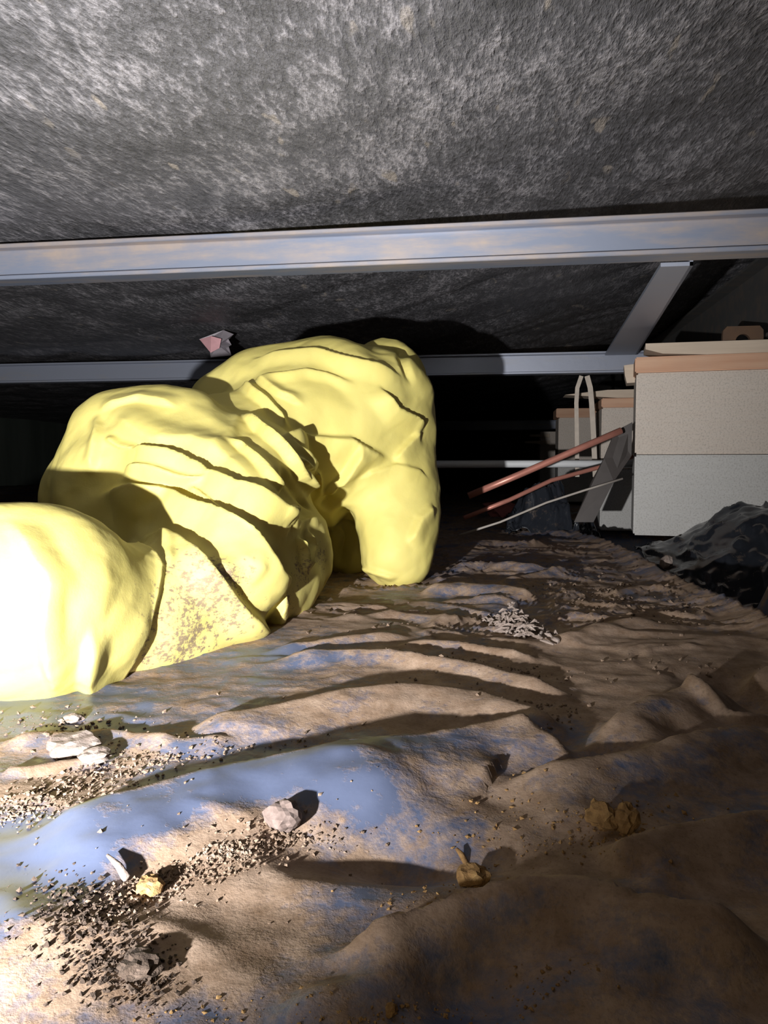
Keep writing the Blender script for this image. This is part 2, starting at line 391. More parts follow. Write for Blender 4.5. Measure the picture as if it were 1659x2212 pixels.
dirt += .45 * CR
dirt -= .6 * drop * (1 - hump)
Hg = H.reshape(X.shape)
sheet = link('plastic_sheet', grid_mesh('plastic_sheet', X, Y, Hg, {'dirt': np.clip(dirt, 0, 1).reshape(X.shape)}), M_SHEET)
tag(sheet, 'wrinkled blue-black plastic ground sheet caked with brown mud, covering the ground', 'plastic sheet')
def ground(x, y):
    i = min(max(np.searchsorted(X1, x), 1), GX - 1); j = min(max(np.searchsorted(Y1, y), 1), GY - 1)
    return float(Hg[j - 1:j + 1, i - 1:i + 1].mean())
def on_ground(px, py):                       # where the sight line meets the sheet
    d = ray(px, py); t0 = .2 / max(-d.z, .08)
    for t in np.linspace(.55 * t0, 1.5 * t0, 400):
        p = CAM + d * t
        if p.z <= ground(p.x, p.y): return Vector((p.x, p.y, ground(p.x, p.y)))
    return CAM + d * t0
bm = bmesh.new(); box(bm, -4.4, 4.4, -1.2, 9.8, -.45, -.20)
tag(obj('floor', bm, M_SOIL), None, None, None, 'structure')

CXn, CYn = 420, 420
cx = np.linspace(-1, 1, CXn); cx = np.sinh(2.2 * cx); cx = cx / cx[-1] * 4.3
cy = np.linspace(0, 1, CYn) ** 1.7 * 10.9 - 1.1
CX, CY = np.meshgrid(cx, cy)
zc = .583 + .16 * sstep(-.55, .75, CX) + .03 * (fbm2(CX * 1.7 + 5, CY * 1.7, 3) - .5)
zc += .012 * (fbm2(CX * 7, CY * 7, 4) - .5)
zc += .010 * ridge(n2(CX * 3 + 9, CY * 5 + CX * 3)) ** 4 * sstep(1.2, 1.6, CY)
zc = np.maximum(zc, .574)
ceil = link('ceiling', grid_mesh('ceiling', CX, CY, zc), M_WRAP); tag(ceil, kind='structure')
for nm, a in (('wall_back', (-4.3, 4.3, 9.4, 9.5)), ('wall_left', (-4.3, -4.2, -1.1, 9.5)), ('wall_right', (4.2, 4.3, -1.1, 9.5)), ('wall_front', (-4.3, 4.3, -1.2, -1.1))):
    bm = bmesh.new(); box(bm, *a, -.25, .9); tag(obj(nm, bm, M_DARKW), kind='structure')

# ------------------------------------------------------------------ steel
def ibeam(wd, h, t):
    a = wd / 2; k = t * .6
    return [(-a, 0), (a, 0), (a, t), (k, t), (k, h - t), (a, h - t), (a, h), (-a, h), (-a, h - t), (-k, h - t), (-k, t), (-a, t)]
def crossbeam(Yc, x0, x1, zb, zt, lab, mt, grp=None):
    bm = bmesh.new(); prism(bm, ibeam(.046, zt - zb, .007), (x0, Yc, zb), (x1, Yc, zb))
    bmesh.ops.bevel(bm, geom=list(bm.edges), offset=.0012, segments=1, affect='EDGES')
    return tag(obj('steel_crossbeam', bm, mt), lab, 'beam', grp)
crossbeam(1.21, -4.1, .64, .507, .566, 'nearest blue-grey steel beam crossing the whole ceiling, edges rusty at left', M_STEEL)
crossbeam(2.62, -4.1, .64, .496, .566, 'grey steel beam across the ceiling, just above the person and ending at the nearest pier', M_STEEL2)
crossbeam(6.7, -2.4, .64, .485, .566, 'faint distant grey steel beam, short stretch seen left of the far piers', M_STEEL2)
bm = bmesh.new(); prism(bm, ibeam(.09, .21, .008), (.69, 1.0, .508), (.69, 9.3, .508))
tag(obj('steel_main_beam', bm, M_DARKST), 'dark lengthwise steel girder resting on top of the row of block piers', 'beam')
# tapered brace between the two nearest beams
bm = bmesh.new()
A, B = at(1462, 575, 1.25), at(1341, 767, 2.58)
p = [Vector((A.x - .024, A.y, A.z)), Vector((A.x + .024, A.y, A.z)), Vector((B.x + .050, B.y, B.z)), Vector((B.x - .050, B.y, B.z))]
hullpts(bm, [q + Vector((0, 0, dz)) for q in p for dz in (0, .006)])
hullpts(bm, [q + Vector((0, 0, dz)) for q in (p[1], p[2], p[1] - Vector((.005, 0, 0)), p[2] - Vector((.005, 0, 0))) for dz in (0, .035)])
tag(obj('steel_brace', bm, M_STEEL2), 'slanted grey steel brace between the two nearest ceiling beams at right', 'brace')

# ------------------------------------------------------------------ piers
def pier(x, y, zt, rz, n, cap, lab, wb=.40, zb=None, wedge=None):
    r = empty('concrete_pier', (x, y, 0), rz); tag(r, lab, 'pier', 'block piers under the main beam')
    z = zt - .2 * n
    for k in range(n):
        bm = bmesh.new(); box(bm, 0, wb, 0, .195, z + k * .2 + .001, z + (k + 1) * .2 - .0005, .004)
        obj('concrete_block', bm, M_CMU1 if k == n - 1 else M_CMU2, r)
    if cap:
        bm = bmesh.new(); box(bm, -cap[1], wb + .01, -.004, .20, zt, zt + cap[0], .003); obj('wood_cap', bm, M_WOODR, r)
    if wedge:
        z0 = zt + cap[0]
        bm = bmesh.new()
        for dx, dz in wedge:
            hullpts(bm, [(dx, .02, z0 + dz), (dx, .15, z0 + dz), (dx, .02, z0 + dz + .004), (dx, .15, z0 + dz + .004),
                         (dx + .36, .02, z0 + dz - .002), (dx + .36, .15, z0 + dz - .002), (dx + .36, .02, z0 + dz + .032), (dx + .36, .15, z0 + dz + .032)])
        obj('wood_wedge', bm, M_WOODP, r)
    return r
def zat(py, Y): return .2 + (1000 - py) / F * Y
P1Y = 1.95; p1 = at(1373, 900, P1Y)
pr = pier(p1.x, P1Y, zat(815, P1Y), R(-8), 2, (zat(783, P1Y) - zat(815, P1Y), .004), 'nearest block pier at right, reddish wood cap and pale wedges on top', .46)
z0 = zat(783, P1Y)
bm = bmesh.new()
hullpts(bm, [(x_, y_, z_) for y_ in (.01, .12) for x_, z_ in ((.02, z0 + .020), (.02, z0 + .034), (.06, z0 + .008), (.16, z0 + .002), (.46, z0 + .001), (.46, z0 + .030), (.18, z0 + .028))])
obj('wood_wedge', bm, M_WOODP, pr)
bm = bmesh.new(); hullpts(bm, [(x_, y_, z_) for y_ in (.12, .2) for x_, z_ in ((-.025, z0 - .030), (-.028, z0 - .004), (.0, z0 - .001), (.2, z0 - .001), (.2, z0 - .04), (-.02, z0 - .05))])
obj('wood_shim', bm, M_WOODP, pr)
# rusty bracket with a round hole standing on the wedge
bc = at(1605, 737, P1Y); bm = bmesh.new(); ro, ri, th = .042, .017, .012; n = 24
ring = []
for k in range(n):
    a = 2 * math.pi * k / n; ca, sa = math.cos(a), math.sin(a)
    ou = (max(-ro * 1.1, min(ro * 1.1, ca * ro * 1.25)), max(-.028, min(.036, sa * ro * 1.25)))
    ring.append([bm.verts.new(bc + Vector((ou[0], y_, ou[1]))) for y_ in (0, th)] + [bm.verts.new(bc + Vector((ca * ri, y_, sa * ri))) for y_ in (0, th)])
for k in range(n):
    a, b_ = ring[k], ring[(k + 1) % n]
    for i, j in ((0, 1), (1, 3), (3, 2), (2, 0)): bm.faces.new((a[i], a[j], b_[j], b_[i]))
bmesh.ops.recalc_face_normals(bm, faces=bm.faces)
tag(obj('steel_bracket', bm, M_RUST), 'rusty steel bracket with a round hole on top of the nearest pier', 'bracket')

P2Y = 2.55; p2 = at(1300, 900, P2Y)
r2 = pier(p2.x, P2Y, zat(885, P2Y), R(-1), 2, (zat(866, P2Y) - zat(885, P2Y), .002), 'second nearest block pier, behind the nearest one, orange wood cap with long wedge', .40)
bm = bmesh.new(); w0 = at(1222, 851, P2Y); c0 = r2.location
hullpts(bm, [(x_ , y_, z_) for y_ in (.03, .13) for x_, z_ in ((w0.x - c0.x, w0.z), (.02, w0.z + .014), (.3, w0.z + .016), (.3, w0.z - .022), (.05, w0.z - .012))])
obj('wood_wedge', bm, M_WOODP, r2)
P3Y = 3.7; p3 = at(1207, 900, P3Y)
pier(p3.x, P3Y, zat(905, P3Y), R(0), 2, (zat(886, P3Y) - zat(905, P3Y), .012), 'third block pier from the front, orange wood cap, behind two upright straps', .40)
P4Y = 5.2; p4 = at(1167, 950, P4Y)
r4 = pier(p4.x, P4Y, zat(934, P4Y), 0, 2, None, 'fourth and farthest block pier with plain grey blocks and loose shims', .40)
for z_, xx in ((zat(944, P4Y), -.07), (zat(958, P4Y), -.10)):
    bm = bmesh.new(); hullpts(bm, [(x_, y_, z2) for y_ in (-.02, .08) for x_, z2 in ((xx, z_), (xx, z_ + .012), (.06, z_ + .016), (.06, z_ - .008))]); obj('wood_shim', bm, M_WOODP, r4)

# straps, pipes, cable
def strip(name, pts, wd, th, mt, lab, cat, grp=None):
    bm = bmesh.new(); pts = [Vector(p) for p in pts]; rings = []
    for i, p in enumerate(pts):
        t = (pts[min(i + 1, len(pts) - 1)] - pts[max(i - 1, 0)]).normalized()
        s = t.cross(Vector((0, 1, 0))).normalized() * wd / 2; n_ = Vector((0, th / 2, 0))
        rings.append([bm.verts.new(p + q) for q in (s + n_, -s + n_, -s - n_, s - n_)])
    for a, b_ in zip(rings, rings[1:]):
        for k in range(4): bm.faces.new((a[k], a[(k + 1) % 4], b_[(k + 1) % 4], b_[k]))
    bm.faces.new(rings[0]); bm.faces.new(rings[-1][::-1]); bmesh.ops.recalc_face_normals(bm, faces=bm.faces)
    return tag(obj(name, bm, mt), lab, cat, grp)
SY = 2.50
strip('tie_down_strap', [at(1256, 812, SY), at(1247, 838, SY), at(1245, 870, SY), at(1246, 940, SY), at(1247, 1030, SY)], .013, .002, M_STRAP, 'left of the two pale upright metal straps before the third pier', 'strap', 'upright tie-down straps')
strip('tie_down_strap', [at(1268, 812, SY), at(1275, 838, SY), at(1278, 870, SY), at(1282, 940, SY), at(1286, 1030, SY)], .016, .002, M_STRAP, 'right and wider of the two pale upright metal straps', 'strap', 'upright tie-down straps')
def pipe(name, pts, rad, mt, lab, cat, n=12, grp=None):
    bm = bmesh.new(); tube(bm, pts, rad, n); o = obj(name, bm, mt, None, True); return tag(o, lab, cat, grp)
pipe('plastic_pipe', [at(560, 1003, 2.32), at(940, 1003, 2.35), at(1200, 1002, 2.38), at(1420, 1002, 2.41)], .0115, M_PVC, 'straight white plastic pipe running level behind the person to the piers', 'pipe')
pipe('copper_pipe', [at(1012, 1071, 1.80), at(1120, 1026, 1.82), at(1240, 974, 1.84), at(1342, 930, 1.86)], .0080, M_COPPER, 'upper and thicker of the two slanting reddish pipes beside the piers', 'pipe', grp='slanting reddish pipes')
pipe('copper_pipe', [at(1002, 1119, 1.86), at(1100, 1080, 1.90), at(1190, 1038, 1.96), at(1300, 1008, 2.02), at(1366, 986, 2.06)], .0055, M_COPPER, 'lower and thinner of the two slanting reddish pipes', 'pipe', grp='slanting reddish pipes')
pipe('grey_cable', [at(992, 1156, 1.72), at(1080, 1128, 1.74), at(1180, 1086, 1.76), at(1260, 1060, 1.78), at(1345, 1034, 1.80)], .0026, M_CABLE, 'thin grey cable slanting up from the mud to the nearest pier', 'cable', 8)
bm = bmesh.new()
a, b_, c_, d_, e_, f_ = at(1366, 912, 1.90), at(1328, 932, 1.90), at(1305, 990, 1.88), at(1278, 1040, 1.86), at(1240, 1128, 1.84), at(1282, 1128, 1.84)
g_, h_ = at(1326, 1040, 1.86), at(1364, 985, 1.90)
pts = [a, b_, c_, d_, e_, f_, g_, h_]; back = [bm.verts.new(q + Vector((.0, .008, 0))) for q in pts]; fr = [bm.verts.new(q) for q in pts]
bm.faces.new(fr); bm.faces.new(back[::-1])
for k in range(8): bm.faces.new((fr[k], fr[(k + 1) % 8], back[(k + 1) % 8], back[k]))
bmesh.ops.recalc_face_normals(bm, faces=bm.faces)
tag(obj('flat_strap', bm, M_TARP), 'dark bent flat strap leaning against the nearest pier, behind the upper copper pipe', 'strap')

# ------------------------------------------------------------------ crumpled black sheets
def crumple_sheet(name, px_outline, Yr, zfun, nx, ny, mt, lab, amp, seed, dirtv=.1, grp=None):
    (x0, x1), (y0, y1) = px_outline, Yr
    XX, YY = np.meshgrid(np.linspace(x0, x1, nx), np.linspace(y0, y1, ny))
    f = fbm2(XX * 14 + seed, YY * 14 + seed * 2, 3)
    ZZ = zfun(XX, YY) + amp * (ridge(n2(XX * 9 + f * 3 + seed, YY * 9 + f * 2)) ** 2 - .4) + amp * .45 * (ridge(n2(XX * 26 + f * 4, YY * 26 + seed)) - .5)
    d = dirtv + .5 * (fbm2(XX * 8 + seed, YY * 8, 3) - .5)
    XX = XX + .015 * (f - .5) * 2
    o = link(name, grid_mesh(name, XX, YY, ZZ, {'dirt': np.clip(d, 0, 1)}), mt); so = o.modifiers.new('t', 'SOLIDIFY'); so.thickness = .001
    return tag(o, lab, 'plastic sheet', grp)
def gnd(XX, YY):
    ii = np.clip(np.searchsorted(X1, XX), 0, GX - 1); jj = np.clip(np.searchsorted(Y1, YY), 0, GY - 1); return Hg[jj, ii]
def zA(XX, YY):                               # piled against the front of the near pier, higher to the right
    rise = sstep(1.45, 1.88, YY)
    return -.13 + rise * (.13 + .10 * sstep(.36, .60, XX))
crumple_sheet('black_plastic_sheet', (.335, 1.05), (1.42, 1.925), zA, 150, 130, M_BLACK, 'black plastic heaped against the front of the nearest pier', .016, 3, .05)
def zB(XX, YY): return gnd(XX, YY) + .035 + .05 * np.exp(-((XX - .25) / .13) ** 2 - ((YY - 2.28) / .12) ** 2) + .02 * np.exp(-((XX - .08) / .06) ** 2) + .03 * sstep(.0, .12, XX)
zB0 = zB
def zB(XX, YY):
    e = sstep(0, .07, XX - .03) * sstep(0, .05, .345 - XX) * sstep(0, .06, YY - 2.12)
    return gnd(XX, YY) + .004 + (zB0(XX, YY) - gnd(XX, YY)) * e
crumple_sheet('black_plastic_sheet', (.03, .345), (2.12, 2.46), zB, 150, 130, M_BLACK, 'shiny crumpled black plastic under the copper pipes, left of the nearest pier', .052, 11, .0)

# ------------------------------------------------------------------ small things
ico_cache = {}
def lump(sx, sy, sz, seed, rough=.35, sub=3, freq=2.2):
    bm = bmesh.new(); bmesh.ops.create_icosphere(bm, subdivisions=sub, radius=1.0)
    P = np.array([v.co[:] for v in bm.verts])
    nn = n3(P * freq + seed * 7.3 + 20) * .65 + n3(P * freq * 2.7 + seed * 3.1 + 20) * .35
    q = 1 + rough * 2 * (nn - .5)
    for v_, k in zip(bm.verts, q): v_.co = Vector((v_.co.x * sx * k, v_.co.y * sy * k, v_.co.z * sz * k))
    return bm
def place_lump(name, px, py, wpx, hpx, mt, lab, cat, seed, rough=.35, grp=None, depth=1.0, freq=2.2, rz=0.0, sub=3):
    p = on_ground(px, py + hpx * .35); s = (p - CAM).length / F
    bm = lump(wpx / 2 * s, wpx / 2 * s * depth, hpx / 2 * s, seed, rough, sub, freq)
    o = obj(name, bm, mt, None, False); o.location = (p.x, p.y, p.z + hpx * .30 * s); o.rotation_euler = (0, 0, rz)
    return tag(o, lab, cat, grp)
place_lump('stone', 612, 1762, 70, 62, M_STONE, 'pale pinkish stone with a dark shadow, on the blue sheet', 'stone', 1, .35, rz=.4)
place_lump('soil_clod', 160, 1612, 95, 42, M_PALE, 'bright pale clod just below the front leg of the coverall', 'clod', 2, .45)
place_lump('soil_clod', 205, 1632, 60, 26, M_PALE, 'small flat pale clod touching the bright one below the front leg', 'clod', 3, .5)
place_lump('soil_clod', 158, 1552, 34, 20, M_PALE, 'little grey clod in front of the coverall leg', 'clod', 4, .4)
place_lump('soil_clod', 1022, 1893, 62, 46, M_OCHRE, 'ochre clod in the dark hollow above the long foreground fold', 'clod', 5, .4)
place_lump('soil_clod', 1300, 1765, 60, 56, M_OCHRE, 'left half of the broken brown clod at lower right', 'clod', 6, .5)
place_lump('soil_clod', 1350, 1772, 46, 60, M_OCHRE, 'right half of the broken brown clod at lower right', 'clod', 7, .5)
place_lump('soil_clod', 845, 2182, 22, 26, M_OCHRE, 'small bright ochre clod at the bottom edge near the middle', 'clod', 8, .4)
place_lump('soil_clod', 300, 2085, 74, 36, M_DSOIL, 'dark brown crumbly clod at lower left', 'clod', 9, .5, freq=3.5)
place_lump('soil_clod', 325, 1912, 52, 34, M_OCHRE, 'tan clod at the foot of the little twig', 'clod', 10, .4)
place_lump('pebble', 1199, 1384, 20, 16, M_PALE, 'tiny round pale pebble beside the heap of wood shreds', 'stone', 11, .15)
place_lump('pebble', 1440, 1215, 26, 30, M_PALE, 'small pale block-like stone by the dark trench', 'stone', 12, .3)
place_lump('red_rag', 1085, 1102, 74, 44, M_RAG, 'small crumpled dull red rag lying beyond the thin copper pipe', 'rag', 13, .45)
# twig
a, b_ = on_ground(275, 1905), on_ground(232, 1868)
bm = bmesh.new(); tube(bm, [a + Vector((0, 0, .001)), a.lerp(b_, .5) + Vector((.001, 0, .003)), b_ + Vector((0, 0, .004))], [.0022, .0018, .0007], 7)
tag(obj('twig', bm, M_PALE, None, True), 'short pale twig pointing up-left on the blue sheet', 'twig')
bm = bmesh.new(); a, b_ = on_ground(1008, 1868), on_ground(985, 1858); tube(bm, [a, a.lerp(b_, .5) + Vector((0, 0, .004)), b_ + Vector((0, 0, .006))], [.0016, .0016, .0008], 7)
tag(obj('twig', bm, M_OCHRE, None, True), 'tiny ochre twig stuck to the ochre clod', 'twig')

rg = np.random.RandomState(11)
def crumbs(name, regions, mt, lab, cat, smin, smax, flat=.7):
    vv_, ff = [], []
    for (x, y, rx, ry, n, rot) in regions:
        for _ in range(n):
            g = rg.randn(2) * .5; cx_, sx_ = math.cos(rot), math.sin(rot)
            ppx, ppy = x + (g[0] * rx * cx_ - g[1] * ry * sx_), y + (g[0] * rx * sx_ + g[1] * ry * cx_)
            if ppy < 1180: continue
            p0 = atz(ppx, ppy, 0); z = ground(p0.x, p0.y); p0 = atz(ppx, ppy, z); z = ground(p0.x, p0.y)
            s = (smin + (smax - smin) * rg.rand() ** 3) * (p0 - CAM).length / .45
            R_ = Euler(rg.rand(3) * 6).to_matrix(); b0 = len(vv_)
            oct_ = [(1, 0, 0), (-1, 0, 0), (0, 1, 0), (0, -1, 0), (0, 0, 1), (0, 0, -1)]
            sc3 = (1, .6 + .4 * rg.rand(), .5 + .4 * rg.rand())
            for q in oct_:
                w_ = R_ @ Vector([q[i] * sc3[i] * s * (.7 + .6 * rg.rand()) for i in range(3)])
                vv_.append((p0.x + w_.x, p0.y + w_.y, z + s * .3 + w_.z * flat))
            for t in ((0, 2, 4), (2, 1, 4), (1, 3, 4), (3, 0, 4), (2, 0, 5), (1, 2, 5), (3, 1, 5), (0, 3, 5)): ff.append(tuple(b0 + k for k in t))
    me = bpy.data.meshes.new(name); me.from_pydata(vv_, [], ff); me.update()
    return tag(link(name, me, mt), lab, cat, None, 'stuff')
crumbs('soil_crumbs', [(200, 1690, 260, 60, 700, -.35), (60, 1740, 160, 40, 300, -.3), (150, 1570, 130, 40, 160, 0), (400, 1620, 260, 24, 130, -.1), (300, 1720, 500, 300, 60, 0)],
       M_SOIL, 'brown soil crumbs scattered in the hollow behind the big blue fold', 'soil', .0005, .0021)
crumbs('soil_crumbs', [(560, 1810, 170, 60, 650, -.45), (400, 1880, 200, 50, 550, -.5), (290, 1930, 120, 50, 260, -.5), (620, 1800, 300, 150, 60, 0)],
       M_SOIL, 'band of brown soil crumbs leading up to the pale stone', 'soil', .0005, .0020)
crumbs('soil_crumbs', [(200, 2010, 150, 110, 650, .9), (290, 2100, 110, 80, 380, .6), (130, 1990, 180, 80, 120, 0)], M_DSOIL, 'heap of dark crumbly soil at lower left', 'soil', .0006, .0025)
crumbs('ochre_crumbs', [(1130, 1840, 280, 40, 60, .05), (1200, 1740, 200, 90, 110, 0), (1250, 1810, 300, 60, 60, 0), (1310, 1780, 120, 70, 110, 0), (1020, 1915, 90, 40, 70, 0), (850, 2190, 160, 40, 130, 0), (1150, 2130, 160, 60, 80, -.5), (880, 1950, 120, 30, 30, 0), (500, 2190, 300, 40, 60, 0)],
       M_OCHRE, 'ochre soil crumbs scattered over the dark right foreground', 'soil', .0005, .0020)
crumbs('mud_flakes', [(1290, 1290, 130, 40, 110, .1), (1400, 1310, 160, 60, 120, .1), (1060, 1440, 260, 26, 120, .15), (1100, 1510, 220, 24, 50, .1), (1200, 1540, 60, 40, 50, .3), (1480, 1440, 200, 40, 30, 0), (750, 1330, 200, 60, 30, 0)],
       M_SOIL, 'dry mud flakes strewn over the sheet beyond the folds, right of the person', 'soil', .0005, .0020)

# heap of pale wood shreds
c0 = on_ground(1110, 1372); bm = bmesh.new()
for k in range(260):
    g = rg.randn(2); ppx = 1118 + g[0] * 32; ppy = 1370 + g[0] * 11 + g[1] * 9
    p0 = atz(ppx, ppy, 0); p0.z = ground(p0.x, p0.y) + abs(rg.randn()) * .010 * math.exp(-(g[0] ** 2) / 3)
    a = rg.rand() * 6.28; l = .005 + .014 * rg.rand(); d = Vector((math.cos(a), math.sin(a) * .7, (rg.rand() - .3) * .6)) * l / 2
    m_ = Vector((0, 0, .004 * rg.rand())); tube(bm, [p0 - d, p0 + m_, p0 + d], [.0010, .0019, .0007], 5)
tag(obj('wood_shreds', bm, M_PALE), 'heap of pale curly wood shreds lying on the sheet between folds', 'wood shreds', None, 'stuff')

# torn insulation scrap hanging from the ceiling
bm = bmesh.new(); Yp = 2.12
o_ = [(430, 733), (452, 738), (455, 724), (478, 726), (505, 722), (492, 736), (500, 745), (488, 752), (500, 768), (455, 772), (452, 750), (440, 742)]
cen = at(470, 745, Yp - .03); rim = [at(x, y, Yp + .01 * (i % 3)) for i, (x, y) in enumerate(o_)]
vc = bm.verts.new(cen); vb = bm.verts.new(cen + Vector((0, .05, .05))); vr = [bm.verts.new(q) for q in rim]
for k in range(len(vr)): bm.faces.new((vc, vr[k], vr[(k + 1) % len(vr)])); bm.faces.new((vb, vr[(k + 1) % len(vr)], vr[k]))
bmesh.ops.recalc_face_normals(bm, faces=bm.faces)
t_ = obj('insulation_scrap', bm, M_SCRAP); tag(t_, 'torn pink and grey insulation scrap hanging from the ceiling left of the person', 'insulation')
bm = bmesh.new(); hullpts(bm, [at(x, y, Y_) for x, y, Y_ in ((431, 733, Yp), (456, 726, Yp - .03), (478, 732, Yp - .035), (474, 752, Yp - .035), (455, 762, Yp - .03), (448, 744, Yp - .02), (465, 745, Yp - .005))])
obj('pink_tuft', bm, M_PINK, t_)

# ------------------------------------------------------------------ the person in the yellow coverall
def cap(bm, a, ra, b_, rb):                   # closed tapered capsule
    a, b_ = Vector(a), Vector(b_); t = (b_ - a).normalized(); pts, rr = [], []
    for k in range(7):
        q = math.pi / 2 * k / 6; pts.append(a - t * ra * math.cos(q)); rr.append(max(ra * math.sin(q), ra * .02))
    for k in range(7):
        q = math.pi / 2 * k / 6; pts.append(b_ + t * rb * math.sin(q)); rr.append(max(rb * math.cos(q), rb * .02))
    tube(bm, pts, rr, 20)
SIMV = .0115; BEND = 1.2; SHR = -.08
BODY = [  # chains of (px, py, depth, radius)
 [(-330,1330,.66,.055), (-130,1285,.64,.072), (20,1285,.64,.086), (135,1302,.655,.089), (170,1310,.68,.084)],      # near shin
 [(190,1325,.72,.068), (330,1322,.765,.075), (455,1292,.84,.076)],                                           # near knee
 [(458,1285,.84,.078), (420,1170,.93,.098), (330,1065,1.00,.118)],                                         # near thigh
 [(330,1060,1.00,.118), (262,1085,1.02,.093)],
 [(285,965,1.01,.076), (400,965,1.02,.076)],                                                             # seat
 [(340,1050,1.02,.125), (500,1090,1.05,.118), (600,1190,1.05,.084)],                                        # far thigh
 [(600,1190,1.05,.080), (585,1245,.98,.072), (555,1278,.93,.072)],
 [(610,1230,1.08,.07), (350,1190,1.15,.06), (100,1180,1.18,.05)],                                          # far shin
 [(400,1030,1.08,.10), (540,1000,1.16,.10), (680,960,1.26,.140)],                                          # waist
 [(680,945,1.27,.150), (750,905,1.28,.122)],
 [(500,900,1.24,.072), (570,880,1.25,.088), (700,850,1.28,.087), (820,850,1.28,.074)],                         # back
 [(790,850,1.28,.076), (840,920,1.27,.060)],                                                             # shoulder
 [(832,930,1.27,.060), (842,1080,1.25,.067), (838,1190,1.22,.059)],                                        # upper arm
 [(838,1190,1.22,.052), (846,1175,1.40,.036), (850,1160,1.52,.030)],                                       # forearm, hidden behind
 [(740,1040,1.33,.055), (748,1195,1.34,.046)],                                                           # slack front of the suit
 [(840,825,1.33,.050), (830,803,1.37,.055)],                                                             # hood back
 [(810,860,1.42,.078), (795,930,1.48,.078)],                                                             # hooded head
 [(700,960,1.40,.06), (720,1090,1.48,.045), (740,1150,1.55,.035)],                                         # far arm
]
bm = bmesh.new()
for ch in BODY:
    for (x0, y0, d0, r0), (x1, y1, d1, r1) in zip(ch, ch[1:]):
        cap(bm, at(x0, y0, d0), r0, at(x1, y1, d1), r1)
me = bpy.data.meshes.new('c'); bm.to_mesh(me); bm.free()
tmp = bpy.data.objects.new('tmp', me); COL.objects.link(tmp)
m_ = tmp.modifiers.new('r', 'REMESH'); m_.mode = 'VOXEL'; m_.voxel_size = SIMV
m_ = tmp.modifiers.new('s', 'SMOOTH'); m_.iterations = 5; m_.factor = .7
dg = bpy.context.evaluated_depsgraph_get(); ev = tmp.evaluated_get(dg); body = bpy.data.meshes.new_from_object(ev)
bpy.data.objects.remove(tmp); bpy.data.meshes.remove(me)
# the loose suit: cloth a little too large for the body buckles into wrinkles over it
cl = bpy.data.objects.new('cl', body); COL.objects.link(cl)
inner = bpy.data.objects.new('inner', body.copy()); COL.objects.link(inner)
dd = inner.modifiers.new('s', 'DISPLACE'); dd.strength = -.014; dd.mid_level = 0
inner.modifiers.new('c', 'COLLISION'); inner.collision.thickness_outer = .002
cm = cl.modifiers.new('cloth', 'CLOTH'); st = cm.settings
st.quality = 5; st.mass = .1; st.tension_stiffness = 60; st.compression_stiffness = 60; st.shear_stiffness = 30; st.bending_stiffness = BEND
st.shrink_min = SHR; st.effector_weights.gravity = 0; st.air_damping = 2; st.time_scale = .6
cm.collision_settings.distance_min = .002; cm.collision_settings.collision_quality = 2
for fr_ in range(1, 26): sc.frame_set(fr_)
ssm = cl.modifiers.new('sm', 'SMOOTH'); ssm.factor = .5; ssm.iterations = 2
subm = cl.modifiers.new('ss', 'SUBSURF'); subm.levels = 2; subm.render_levels = 2
ev = cl.evaluated_get(bpy.context.evaluated_depsgraph_get()); body = bpy.data.meshes.new_from_object(ev)
bpy.data.objects.remove(cl); bpy.data.objects.remove(inner); sc.frame_set(1)
nv = len(body.vertices); V = np.empty(nv * 3, np.float32); body.vertices.foreach_get('co', V); V = V.reshape(-1, 3).astype(float)
NO = np.empty(nv * 3, np.float32); body.vertices.foreach_get('normal', NO); NO = NO.reshape(-1, 3).astype(float)
bvh = BVHTree.FromPolygons(V.tolist(), [p.vertices[:] for p in body.polygons])
def surf(px, py):
    d = ray(px, py).normalized(); h = bvh.ray_cast(CAM, d)
    if h[0] is not None: return h[0]
    best = min((bvh.find_nearest(CAM + d * t) for t in (.6, .8, 1.0, 1.2, 1.3)), key=lambda r: r[3]); return best[0]
VP, VD = project(V)
